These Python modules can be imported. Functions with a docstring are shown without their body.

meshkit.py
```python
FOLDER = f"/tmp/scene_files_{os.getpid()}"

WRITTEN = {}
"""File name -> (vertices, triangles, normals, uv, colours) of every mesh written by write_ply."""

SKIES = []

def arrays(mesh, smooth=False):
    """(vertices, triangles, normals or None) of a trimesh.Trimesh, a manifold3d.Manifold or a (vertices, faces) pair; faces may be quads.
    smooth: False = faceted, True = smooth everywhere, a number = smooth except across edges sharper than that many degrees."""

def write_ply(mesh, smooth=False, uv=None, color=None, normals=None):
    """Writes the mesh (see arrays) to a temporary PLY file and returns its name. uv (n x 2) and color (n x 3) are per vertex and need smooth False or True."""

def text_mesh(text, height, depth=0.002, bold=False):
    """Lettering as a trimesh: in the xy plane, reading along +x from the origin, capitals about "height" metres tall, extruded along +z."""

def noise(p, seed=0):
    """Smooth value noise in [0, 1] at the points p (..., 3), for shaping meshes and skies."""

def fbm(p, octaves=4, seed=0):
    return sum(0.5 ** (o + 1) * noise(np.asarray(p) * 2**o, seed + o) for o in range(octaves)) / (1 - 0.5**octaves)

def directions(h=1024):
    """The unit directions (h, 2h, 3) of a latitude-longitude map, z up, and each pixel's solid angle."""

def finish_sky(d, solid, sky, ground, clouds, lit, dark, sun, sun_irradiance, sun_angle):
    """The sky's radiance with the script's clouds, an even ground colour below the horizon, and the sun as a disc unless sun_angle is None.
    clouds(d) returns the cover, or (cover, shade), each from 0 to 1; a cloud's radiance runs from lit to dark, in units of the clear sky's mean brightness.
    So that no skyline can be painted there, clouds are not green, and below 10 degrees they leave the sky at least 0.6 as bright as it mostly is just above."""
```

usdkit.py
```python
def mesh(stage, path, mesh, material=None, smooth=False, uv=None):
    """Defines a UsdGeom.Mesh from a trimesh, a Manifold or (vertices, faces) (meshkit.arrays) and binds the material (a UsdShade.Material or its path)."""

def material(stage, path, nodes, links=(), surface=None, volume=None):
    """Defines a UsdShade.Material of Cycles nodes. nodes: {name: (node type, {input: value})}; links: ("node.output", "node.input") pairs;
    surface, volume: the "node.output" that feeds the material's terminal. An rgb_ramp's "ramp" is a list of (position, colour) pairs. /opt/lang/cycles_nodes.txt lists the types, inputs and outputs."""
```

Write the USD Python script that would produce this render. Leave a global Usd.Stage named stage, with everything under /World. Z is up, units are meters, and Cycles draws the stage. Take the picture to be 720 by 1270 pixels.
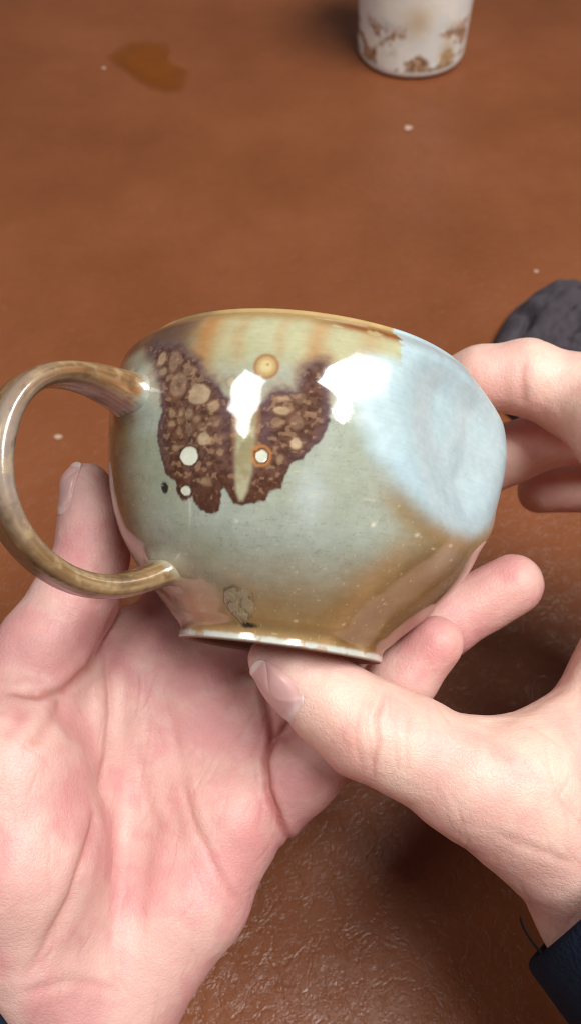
import math, sys
import numpy as np
import trimesh
import shapely
from scipy.interpolate import PchipInterpolator, CubicSpline
from pxr import Usd, UsdGeom, UsdLux, UsdShade, Sdf, Gf, Vt
import usdkit
from meshkit import noise, fbm

stage = Usd.Stage.CreateInMemory()
UsdGeom.SetStageUpAxis(stage, "Z")
UsdGeom.SetStageMetersPerUnit(stage, 1.0)
UsdGeom.Xform.Define(stage, "/World")
UsdGeom.Scope.Define(stage, "/World/Looks")

# ------------------------------------------------------------------ camera, light, exposure
FPX = 1200.0                       # focal length in photograph pixels (720 across)
CAM_H, PITCH = 0.33, math.radians(54)
EYE = np.array([0.0, 0.0, CAM_H])
RIGHT = np.array([1.0, 0.0, 0.0])
FWD = np.array([0.0, math.cos(PITCH), -math.sin(PITCH)])
UP = np.array([0.0, math.sin(PITCH), math.cos(PITCH)])
EXPOSURE = 0.28

cam = UsdGeom.Camera.Define(stage, "/World/camera")
cam.CreateHorizontalApertureAttr(36.0)
cam.CreateVerticalApertureAttr(36.0 * 1024 / 580)
cam.CreateFocalLengthAttr(36.0 * FPX / 720)
cam.CreateFStopAttr(36.0)
cam.CreateFocusDistanceAttr(0.215)
cam.CreateClippingRangeAttr(Gf.Vec2f(0.01, 50))
cam.CreateExposureAttr(EXPOSURE)
cm = Gf.Matrix4d(*RIGHT, 0, *UP, 0, *(-FWD), 0, *EYE, 1)
cam.AddTransformOp().Set(cm)


def W(p):
    """View-frame millimetres (right, down, away) to world metres."""
    p = np.asarray(p, float) * 0.001
    return EYE + p[..., :1] * RIGHT - p[..., 1:2] * UP + p[..., 2:3] * FWD


def WD(v):
    v = np.asarray(v, float)
    return v[..., :1] * RIGHT - v[..., 1:2] * UP + v[..., 2:3] * FWD


def P(px, py, d):
    """A measured photograph point and its distance in mm, as view-frame millimetres."""
    return np.array([(px - 360) / FPX * d, (py - 635) / FPX * d, d])


def table_point(px, py, z=0.0):
    d = FWD + (px - 360) / FPX * RIGHT - (py - 635) / FPX * UP
    return EYE + d * ((z - EYE[2]) / d[2])


def mat(name, nodes, links=(), surface="p.BSDF"):
    return usdkit.material(stage, "/World/Looks/" + name, nodes, links, surface=surface)


# the room's even ambient light
dome = UsdLux.DomeLight.Define(stage, "/World/room_ambient")
dome_mat = mat("room_ambient", {"b": ("background_shader", {"color": (0.86, 0.93, 1.0), "strength": 0.075})}, surface="b.background")
UsdShade.MaterialBindingAPI.Apply(dome.GetPrim()).Bind(dome_mat)


def rect_light(name, pos, target, w, h, radiance, color=(1, 1, 1), spin=0.0):
    l = UsdLux.RectLight.Define(stage, "/World/" + name)
    pos, target = np.asarray(pos, float), np.asarray(target, float)
    z = pos - target
    z /= np.linalg.norm(z)
    x = np.cross([0, 0, 1.0], z) if abs(z[2]) < 0.98 else np.cross([0, 1.0, 0], z)
    x /= np.linalg.norm(x)
    y = np.cross(z, x)
    c, s = math.cos(spin), math.sin(spin)
    x, y = c * x + s * y, -s * x + c * y
    l.AddTransformOp().Set(Gf.Matrix4d(*x, 0, *y, 0, *z, 0, *pos, 1))
    l.CreateWidthAttr(w)
    l.CreateHeightAttr(h)
    l.CreateIntensityAttr(radiance)
    l.CreateColorAttr(Gf.Vec3f(*color))
    return l


MUG_AT = W((2.0, 0.0, 236.0))


def lamp(name, direction, dist, w, h, radiance, color, spin):
    d = np.array(direction, float)
    d /= np.linalg.norm(d)
    return rect_light(name, MUG_AT + d * dist, MUG_AT, w, h, radiance, color, spin)


lamp("left_lamp", (-0.57, -0.19, 0.795), 1.6, 0.40, 0.40, 9.5, (1.0, 0.98, 0.97), math.radians(22))
lamp("ceiling_lamp", (0.347, -0.116, 0.917), 1.7, 1.08, 0.62, 20.0, (1.0, 0.98, 0.95), math.radians(-18))

# ------------------------------------------------------------------ helpers
_names = {}


def path_for(name, parent=None):
    base = (parent or "/World") + "/" + name
    n = _names.get(base, 0)
    _names[base] = n + 1
    return base if n == 0 else "%s_%03d" % (base, n)


def describe(prim, label=None, cat=None, group=None, kind=None):
    for k, v in (("label", label), ("category", cat), ("group", group), ("kind", kind)):
        if v:
            prim.SetCustomDataByKey(k, v)
    return prim


def thing(name, label, cat, group=None, kind=None, at=(0, 0, 0)):
    x = UsdGeom.Xform.Define(stage, path_for(name))
    x.AddTranslateOp().Set(Gf.Vec3d(*map(float, at)))
    describe(x.GetPrim(), label, cat, group, kind)
    x.at = np.array(at, float)
    return x


def obj(name, mesh, m, parent=None, smooth=True, colors=None, extra=None, at=None):
    """One mesh prim; world coordinates, re-expressed about the parent's origin."""
    v, f = (mesh.vertices, mesh.faces) if isinstance(mesh, trimesh.Trimesh) else mesh
    off = parent.at if parent is not None and hasattr(parent, "at") else np.zeros(3)
    pp = str(parent.GetPath()) if parent is not None else None
    g = usdkit.mesh(stage, path_for(name, pp), trimesh.Trimesh(np.asarray(v) - off, f, process=False), m, smooth=smooth)
    g.at = off
    if colors is not None:
        UsdGeom.PrimvarsAPI(g).CreatePrimvar("tone", Sdf.ValueTypeNames.Color3fArray, "vertex").Set(Vt.Vec3fArray.FromNumpy(np.asarray(colors, np.float32)))
    for k, a in (extra or {}).items():
        UsdGeom.PrimvarsAPI(g).CreatePrimvar(k, Sdf.ValueTypeNames.FloatArray, "vertex").Set(Vt.FloatArray.FromNumpy(np.asarray(a, np.float32)))
    return g


def sst(a, b, x):
    t = np.clip((x - a) / (b - a), 0, 1)
    return t * t * (3 - 2 * t)


def lerp(a, b, t):
    return np.asarray(a) + (np.asarray(b) - np.asarray(a)) * t[..., None]


def srgb(r, g, b):
    c = np.array([r, g, b], float) / 255
    return np.where(c <= 0.04045, c / 12.92, ((c + 0.055) / 1.055) ** 2.4)


def grid_faces(n, m, closed_u=False):
    i, j = np.meshgrid(np.arange(n if closed_u else n - 1), np.arange(m - 1), indexing="ij")
    a, b = i * m + j, ((i + 1) % n) * m + j
    q = np.stack([a, b, b + 1, a + 1], -1).reshape(-1, 4)
    return np.vstack([q[:, [0, 1, 2]], q[:, [0, 2, 3]]])


def outward(v, f):
    m = trimesh.Trimesh(v, f, process=False)
    if m.volume < 0:
        m.faces = m.faces[:, ::-1]
    return m


def surface_nets(field, lo, step):
    """Closed smooth mesh of field < 0."""
    s = field < 0
    nx, ny, nz = field.shape
    corners = [(a, b, c) for a in (0, 1) for b in (0, 1) for c in (0, 1)]
    sl = lambda o: tuple(slice(o[k], field.shape[k] - 1 + o[k]) for k in range(3))
    cnt = sum(s[sl(o)].astype(np.int8) for o in corners)
    cell = (cnt > 0) & (cnt < 8)
    idx = np.argwhere(cell)
    num = np.zeros((len(idx), 3))
    den = np.zeros(len(idx))
    val = {o: field[idx[:, 0] + o[0], idx[:, 1] + o[1], idx[:, 2] + o[2]] for o in corners}
    for a in corners:
        for k in range(3):
            if a[k] == 0:
                b = tuple(1 if q == k else a[q] for q in range(3))
                va, vb = val[a], val[b]
                x = (va < 0) != (vb < 0)
                t = np.where(x, va / np.where(x, va - vb, 1), 0)
                p = np.repeat(np.array(a, float)[None], len(idx), 0)
                p[:, k] += t
                num += np.where(x[:, None], p, 0)
                den += x
    v = (idx + num / den[:, None]) * step + lo
    ids = -np.ones(cell.shape, np.int64)
    ids[tuple(idx.T)] = np.arange(len(idx))
    faces = []
    for k in range(3):
        o = [0, 0, 0]
        o[k] = 1
        s0 = s[tuple(slice(0, field.shape[q] - o[q]) for q in range(3))]
        s1 = s[tuple(slice(o[q], field.shape[q]) for q in range(3))]
        e = np.argwhere(s0 != s1)
        u, w = (k + 1) % 3, (k + 2) % 3
        e = e[(e[:, u] > 0) & (e[:, w] > 0) & (e[:, u] < field.shape[u] - 1) & (e[:, w] < field.shape[w] - 1)]
        flip = s[tuple(e.T)]
        q = []
        for du, dw in ((1, 1), (0, 1), (0, 0), (1, 0)):
            c = e.copy()
            c[:, u] -= du
            c[:, w] -= dw
            q.append(ids[tuple(c.T)])
        q = np.stack(q, 1)
        q[~flip] = q[~flip][:, ::-1]
        faces.append(q)
    q = np.vstack(faces)
    return trimesh.Trimesh(v, np.vstack([q[:, [0, 1, 2]], q[:, [0, 2, 3]]]), process=False)


def round_cone(p, a, b, ra, rb):
    ab = b - a
    t = np.clip(((p - a) @ ab) / max(ab @ ab, 1e-9), 0, 1)
    d = p - a - t[..., None] * ab
    return np.sqrt((d * d).sum(-1)) - (ra + (rb - ra) * t)


def smin(a, b, k):
    if k <= 0:
        return np.minimum(a, b)
    h = np.maximum(k - np.abs(a - b), 0) / k
    return np.minimum(a, b) - h * h * k * 0.25


def body(groups, step=1.0, pad=4):
    """groups: [(blend with what came before, blend inside, [chain, ...])], chain: [(x, y, z, radius), ...] in mm."""
    pts = np.array([q for g in groups for c in g[2] for q in c], float)
    lo = (pts[:, :3] - pts[:, 3:]).min(0) - pad
    hi = (pts[:, :3] + pts[:, 3:]).max(0) + pad
    n = np.ceil((hi - lo) / step).astype(int) + 1
    ax = [lo[k] + np.arange(n[k]) * step for k in range(3)]
    total = np.full(n, 1e3, np.float32)
    for kout, kin, chains in groups:
        part = np.full(n, 1e3, np.float32)
        for c in chains:
            c = np.array(c, float)
            one = np.full(n, 1e3, np.float32)
            for (a, b) in zip(c[:-1], c[1:]):
                m = 14
                l2 = np.minimum(a[:3] - a[3], b[:3] - b[3]) - m
                h2 = np.maximum(a[:3] + a[3], b[:3] + b[3]) + m
                sl = tuple(slice(max(0, int((l2[k] - lo[k]) / step)), min(n[k], int((h2[k] - lo[k]) / step) + 2)) for k in range(3))
                g = np.stack(np.meshgrid(*[ax[k][sl[k]] for k in range(3)], indexing="ij"), -1).astype(np.float32)
                one[sl] = smin(one[sl], round_cone(g, a[:3].astype(np.float32), b[:3].astype(np.float32), a[3], b[3]), 3.0)
            part = smin(part, one, kin)
        total = smin(total, part, kout)
    return surface_nets(total, lo, step)


# ------------------------------------------------------------------ materials
def tone_mat(name, rough, bump_scale, bump_amt, vary=0.12, vary_scale=60, coat=0.0, coat_rough=0.05, sss=0.0, spec=0.5, rough_attr=False, stretch=(1, 1, 1), detail=4, cells=False):
    n = {"tone": ("attribute", {"attribute": "tone"}), "g": ("texture_coordinate", {}),
         "mp": ("mapping", {"scale": stretch}),
         "nv": ("noise_texture", {"scale": vary_scale, "detail": 6, "roughness": 0.6}),
         "vr": ("map_range", {"from_min": 0.25, "from_max": 0.75, "to_min": 1 - vary, "to_max": 1 + vary}),
         "mul": ("vector_math", {"math_type": "scale"}),
         "nb": ("noise_texture", {"scale": bump_scale, "detail": detail, "roughness": 0.6}),
         "bu": ("bump", {"strength": 1.0, "distance": bump_amt}),
         "p": ("principled_bsdf", {"roughness": rough, "specular_ior_level": spec, "coat_weight": coat, "coat_roughness": coat_rough,
                                    "subsurface_weight": sss, "subsurface_radius": (1.0, 0.35, 0.2), "subsurface_scale": 0.0035})}
    l = [("g.object", "mp.vector"), ("g.object", "nv.vector"), ("nv.fac", "vr.value"), ("tone.color", "mul.vector1"), ("vr.result", "mul.scale"),
         ("mul.vector", "p.base_color"), ("mp.vector", "nb.vector"), ("nb.fac", "bu.height"), ("bu.normal", "p.normal")]
    if cells:                      # the fine net of lines in skin
        n["wp"] = ("noise_texture", {"scale": 240, "detail": 2})
        n["wa"] = ("vector_math", {"math_type": "multiply_add", "vector2": (0.0022, 0.0022, 0.0022)})
        n["vo"] = ("voronoi_texture", {"scale": 850, "feature": "distance_to_edge"})
        n["vm"] = ("map_range", {"from_min": 0.0, "from_max": 0.16, "to_min": 0.0, "to_max": 1.0, "clamp": True})
        n["b2"] = ("bump", {"distance": 0.00006, "strength": 0.6})
        l = [x for x in l if x[1] != "p.normal"] + [("g.object", "wp.vector"), ("wp.color", "wa.vector1"), ("g.object", "wa.vector3"), ("wa.vector", "vo.vector"), ("vo.distance", "vm.value"),
                                                    ("vm.result", "b2.height"), ("bu.normal", "b2.normal"), ("b2.normal", "p.normal")]
    if rough_attr:
        n["ra"] = ("attribute", {"attribute": "dull"})
        l.append(("ra.fac", "p.roughness"))
    return mat(name, n, l)


M_GLAZE = tone_mat("celadon_glaze", 0.12, 700, 0.000006, vary=0.10, vary_scale=350, rough_attr=True, spec=1.0)
M_SKIN = tone_mat("skin", 0.46, 1300, 0.00013, vary=0.06, vary_scale=160, sss=0.22, spec=0.4, cells=True)
M_NAIL = tone_mat("fingernail", 0.28, 500, 0.00003, vary=0.03, spec=0.5, sss=0.15)


def cloth_mat(name, color, fuzz=0.5):
    c2 = tuple(0.55 * x for x in color)
    return mat(name, {"g": ("texture_coordinate", {}), "w": ("noise_texture", {"scale": 900, "detail": 3}), "w2": ("noise_texture", {"scale": 90, "detail": 4}),
                      "m": ("mix", {"color1": c2, "color2": color}), "bu": ("bump", {"distance": 0.0006, "strength": 1.0}),
                      "p": ("principled_bsdf", {"roughness": 0.9, "specular_ior_level": 0.2, "sheen_weight": fuzz, "sheen_roughness": 0.5, "sheen_tint": color})},
               [("g.object", "w.vector"), ("g.object", "w2.vector"), ("w2.fac", "m.fac"), ("m.color", "p.base_color"), ("w.fac", "bu.height"), ("bu.normal", "p.normal")])


M_NAVY = cloth_mat("navy_knit", (0.006, 0.012, 0.028), 0.05)
M_CHARCOAL = cloth_mat("charcoal_cloth", (0.075, 0.062, 0.072), 0.35)

M_LEATHER = mat("brown_leather", {
    "g": ("texture_coordinate", {}),
    "big": ("noise_texture", {"scale": 9, "detail": 5, "roughness": 0.6}),
    "ramp": ("rgb_ramp", {"ramp": [(0.25, (0.146, 0.045, 0.0155)), (0.5, (0.184, 0.058, 0.021)), (0.75, (0.222, 0.074, 0.029))]}),
    "n1": ("noise_texture", {"scale": 75, "detail": 4, "roughness": 0.55, "distortion": 0.6}),
    "s1": ("math", {"math_type": "subtract", "value2": 0.5}), "a1": ("math", {"math_type": "absolute"}),
    "r1": ("map_range", {"from_min": 0.0, "from_max": 0.032, "to_min": 0.0, "to_max": 1.0, "clamp": True, "range_type": "smoothstep"}),
    "n2": ("noise_texture", {"scale": 190, "detail": 4, "roughness": 0.6, "distortion": 0.8}),
    "s2": ("math", {"math_type": "subtract", "value2": 0.5}), "a2": ("math", {"math_type": "absolute"}),
    "r2": ("map_range", {"from_min": 0.0, "from_max": 0.05, "to_min": 0.0, "to_max": 1.0, "clamp": True, "range_type": "smoothstep"}),
    "fine": ("noise_texture", {"scale": 700, "detail": 4, "roughness": 0.6}),
    "soft": ("noise_texture", {"scale": 42, "detail": 3, "roughness": 0.5}),
    "b1": ("bump", {"distance": 0.00009, "strength": 0.8}),
    "b2": ("bump", {"distance": 0.00008, "strength": 0.8}),
    "b3": ("bump", {"distance": 0.00010, "strength": 0.7}),
    "b4": ("bump", {"distance": 0.0008, "strength": 0.7}),
    "rr": ("map_range", {"from_min": 0.3, "from_max": 0.7, "to_min": 0.26, "to_max": 0.38}),
    "p": ("principled_bsdf", {"specular_ior_level": 0.38})},
    [("g.object", "big.vector"), ("big.fac", "ramp.fac"), ("ramp.color", "p.base_color"),
     ("g.object", "n1.vector"), ("n1.fac", "s1.value1"), ("s1.value", "a1.value1"), ("a1.value", "r1.value"), ("r1.result", "b1.height"),
     ("g.object", "n2.vector"), ("n2.fac", "s2.value1"), ("s2.value", "a2.value1"), ("a2.value", "r2.value"), ("r2.result", "b2.height"),
     ("g.object", "fine.vector"), ("fine.fac", "b3.height"), ("g.object", "soft.vector"), ("soft.fac", "b4.height"),
     ("b1.normal", "b2.normal"), ("b2.normal", "b3.normal"), ("b3.normal", "b4.normal"), ("b4.normal", "p.normal"), ("big.fac", "rr.value"), ("rr.result", "p.roughness")])

# ------------------------------------------------------------------ the table
xs, ys = np.linspace(-1.1, 1.1, 221), np.linspace(-0.45, 1.75, 221)
gx, gy = np.meshgrid(xs, ys, indexing="ij")
gz = 0.0016 * (fbm(np.stack([gx * 7, gy * 7, 0 * gx], -1), 3, 5) - 0.5)
tv = np.stack([gx, gy, gz], -1).reshape(-1, 3)
tm = trimesh.Trimesh(tv, grid_faces(221, 221), process=False)
if tm.face_normals[0][2] < 0:
    tm.faces = tm.faces[:, ::-1]
tb = trimesh.creation.box((2.2, 2.2, 0.03))
tb.apply_translation((0, 0.65, -0.018))
o = obj("table_top", trimesh.util.concatenate([tm, tb]), M_LEATHER, smooth=40)
describe(o.GetPrim(), "brown leather covered table top under the hands and cups", "table", kind="structure")


def table_z(p):
    return 0.0016 * (fbm(np.array([[p[0] * 7, p[1] * 7, 0.0]]), 3, 5)[0] - 0.5)

# ------------------------------------------------------------------ the mug
MO = np.array([-2.466, 32.976, 229.261])          # middle of the foot, view-frame mm
M_UP = np.array([0.12949, -0.97351, 0.18847])
M_FR = np.array([0.02485, -0.18682, -0.98208])
M_RI = np.array([0.99127, 0.13186, 0.0])
MH = 67.85
R_T = [0, .03, .08, .2, .35, .5, .65, .8, .92, 1.0]
R_R = [24.15, 24.1, 26.8, 34.7, 42.1, 45.85, 47.8, 48.75, 47.5, 41.9]
R_OF = PchipInterpolator(R_T, R_R)
DENT = (0.93, 0.80, 0.64, 0.40)                    # thumb-pressed hollow: centre angle and height, half sizes


def wrap(a):
    return (a + np.pi) % (2 * np.pi) - np.pi


def dent_rho(th, t):
    return np.sqrt((wrap(th - DENT[0]) / DENT[2]) ** 2 + ((t - DENT[1]) / DENT[3]) ** 2)


def mug_shape(th, t, inset):
    """Point of the wall at angle th (0 faces the viewer), height share t, inset mm into the wall."""
    r = R_OF(np.clip(t, 0, 1))
    rho = dent_rho(th, t)
    push = 6.3 * (1 - sst(0.42, 1.0, rho)) * (1 - .85 * sst(.82, 1.0, t)) * (1 - .95 * sst(.92, 1.38, wrap(th))) - 0.7 * np.exp(-((rho - 1.04) / 0.11) ** 2) * (1 - sst(.5, .65, t))
    wob = 0.35 * np.sin(3 * th + 1.0) * sst(0.2, 0.8, t) + 0.015 * np.sin(t * 70 + th) * sst(.1, .3, t)
    r = r - push * sst(0.25, 0.5, t) + wob - inset
    drop = 4.6 * np.exp(-(wrap(th - 1.42) / 0.40) ** 2) + 0.5 * np.sin(2 * th + 0.4)
    h = t * MH - drop * sst(0.45, 1.0, t)
    return r, h


def mug_xyz(th, r, h):
    return MO + h[..., None] * M_UP + (r * np.sin(th))[..., None] * M_RI + (r * np.cos(th))[..., None] * M_FR

# glaze marks, as (angle, height share) on the wall; round marks also carry half sizes in mm across and up
LEFT_PATCH = [(-0.943, 0.899), (-0.848, 0.895), (-0.665, 0.867), (-0.526, 0.806), (-0.485, 0.757), (-0.439, 0.743), (-0.406, 0.715), (-0.381, 0.692), (-0.363, 0.612), (-0.35, 0.551), (-0.331, 0.499), (-0.357, 0.43), (-0.372, 0.413), (-0.381, 0.387), (-0.399, 0.362), (-0.441, 0.35), (-0.49, 0.36), (-0.52, 0.385), (-0.536, 0.397), (-0.564, 0.389), (-0.609, 0.393), (-0.632, 0.415), (-0.628, 0.441), (-0.683, 0.455), (-0.699, 0.491), (-0.726, 0.555), (-0.737, 0.602), (-0.721, 0.647), (-0.74, 0.715), (-0.76, 0.764), (-0.874, 0.849)]
RIGHT_PATCH = [(-0.231, 0.385), (-0.161, 0.397), (-0.149, 0.419), (-0.097, 0.435), (-0.091, 0.469), (-0.068, 0.505), (-0.02, 0.526), (0.024, 0.564), (0.052, 0.584), (0.07, 0.621), (0.067, 0.665), (0.057, 0.718), (0.059, 0.772), (0.025, 0.824), (-0.024, 0.819), (-0.069, 0.796), (-0.075, 0.759), (-0.087, 0.722), (-0.156, 0.722), (-0.192, 0.711), (-0.213, 0.679), (-0.21, 0.617), (-0.194, 0.557), (-0.216, 0.521), (-0.217, 0.47), (-0.24, 0.418), (-0.253, 0.392)]
SCAR = [(-0.455, 0.143), (-0.37, 0.156), (-0.29, 0.143), (-0.24, 0.117), (-0.268, 0.076), (-0.371, 0.05), (-0.458, 0.082), (-0.488, 0.109)]
CRYSTALS = [(-0.757, 0.819, 1.28, 1.58), (-0.671, 0.804, 1.3, 2.2), (-0.729, 0.776, 0.92, 0.81), (-0.577, 0.77, 1.13, 0.78), (-0.628, 0.728, 2.19, 2.44), (-0.508, 0.696, 2.7, 1.99), (-0.434, 0.661, 1.38, 1.11), (-0.423, 0.613, 1.21, 0.9), (-0.655, 0.644, 0.85, 0.77), (-0.603, 0.641, 0.56, 0.63), (-0.605, 0.618, 0.64, 0.49), (-0.553, 0.64, 0.6, 0.75), (-0.511, 0.621, 0.72, 0.61), (-0.478, 0.598, 0.87, 0.54), (-0.652, 0.611, 1.0, 0.74), (-0.606, 0.585, 0.65, 0.73), (-0.548, 0.59, 0.6, 0.61), (-0.468, 0.562, 1.6, 1.21), (-0.432, 0.556, 0.96, 0.71), (-0.388, 0.526, 0.81, 0.83), (-0.622, 0.54, 0.98, 0.73), (-0.452, 0.441, 1.04, 0.7), (-0.387, 0.567, 1.06, 0.47), (-0.359, 0.729, 1.15, 1.25), (-0.138, 0.692, 2.05, 0.71), (-0.062, 0.697, 0.81, 0.89), (-0.135, 0.657, 1.65, 0.83), (-0.148, 0.618, 1.07, 0.95), (-0.064, 0.626, 1.29, 1.3), (-0.057, 0.566, 1.43, 1.28), (-0.114, 0.52, 0.79, 0.69)]
WHITES = [(-0.545, 0.516, 2.31, 1.92), (-0.568, 0.414, 1.5, 1.05), (-0.196, 0.522, 1.24, 1.26)]
BUBBLE = [(-0.217, 0.782, 2.25, 2.37)]
BLACKS = [(-0.704, 0.422, 1.15, 1.06), (-0.316, 0.05, 3.2, 0.49), (-0.901, 0.165, 4.01, 0.67)]
SPOTS = [(-0.306, 0.335, 0.97, 0.66), (0.355, 0.376, 0.84, 0.82), (0.08, 0.08, 1.03, 0.55), (0.468, 0.09, 0.96, 0.47), (0.611, 0.376, 1.36, 0.74), (0.86, 0.376, 1.26, 0.59), (0.357, 0.376, 0.75, 0.59), (0.11, 0.426, 2.2, 4.48), (0.842, 0.976, 0.02, 1.81), (1.006, 0.948, 0.02, 0.59)]
DRIP = [(-0.331, 0.693), (-0.314, 0.738), (-0.25, 0.713), (-0.229, 0.616), (-0.229, 0.538), (-0.232, 0.469), (-0.247, 0.418), (-0.268, 0.39), (-0.29, 0.389), (-0.308, 0.415), (-0.314, 0.483), (-0.32, 0.551)]
MIDDLE = [(-0.417, 0.697), (-0.353, 0.684), (-0.3, 0.649), (-0.247, 0.651), (-0.178, 0.703), (-0.175, 0.515), (-0.198, 0.42), (-0.231, 0.387), (-0.275, 0.378), (-0.317, 0.383), (-0.349, 0.414), (-0.372, 0.43), (-0.385, 0.55)]
STAMP = [(-0.41, 0.126, 1.86, 0.92), (-0.323, 0.135, 2.0, 0.76), (-0.411, 0.097, 2.33, 1.1), (-0.299, 0.107, 2.1, 1.23), (-0.354, 0.076, 2.66, 0.79)]


def uvmm(l):
    return np.array([(a * 47.0, b * 67.85) for a, b in l])


def sdist(X, Y, poly):
    """Signed mm distance to an outline on the wall (negative inside), only near it."""
    g = shapely.Polygon(uvmm(poly)).buffer(0)
    x0, y0, x1, y1 = g.bounds
    d = np.full(X.shape, 50.0)
    k = (X > x0 - 6) & (X < x1 + 6) & (Y > y0 - 6) & (Y < y1 + 6)
    pt = shapely.points(X[k], Y[k])
    d[k] = shapely.distance(g.boundary, pt) * np.where(shapely.contains(g, pt), -1, 1)
    return d


def edist(X, Y, e):
    dx, dy = (X - e[0] * 47.0) / e[2], (Y - e[1] * 67.85) / e[3]
    return (np.hypot(dx, dy) - 1) * min(e[2], e[3])


def paint(c, color, m):
    return c + (np.asarray(color) - c) * np.clip(m, 0, 1)[:, None]


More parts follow.
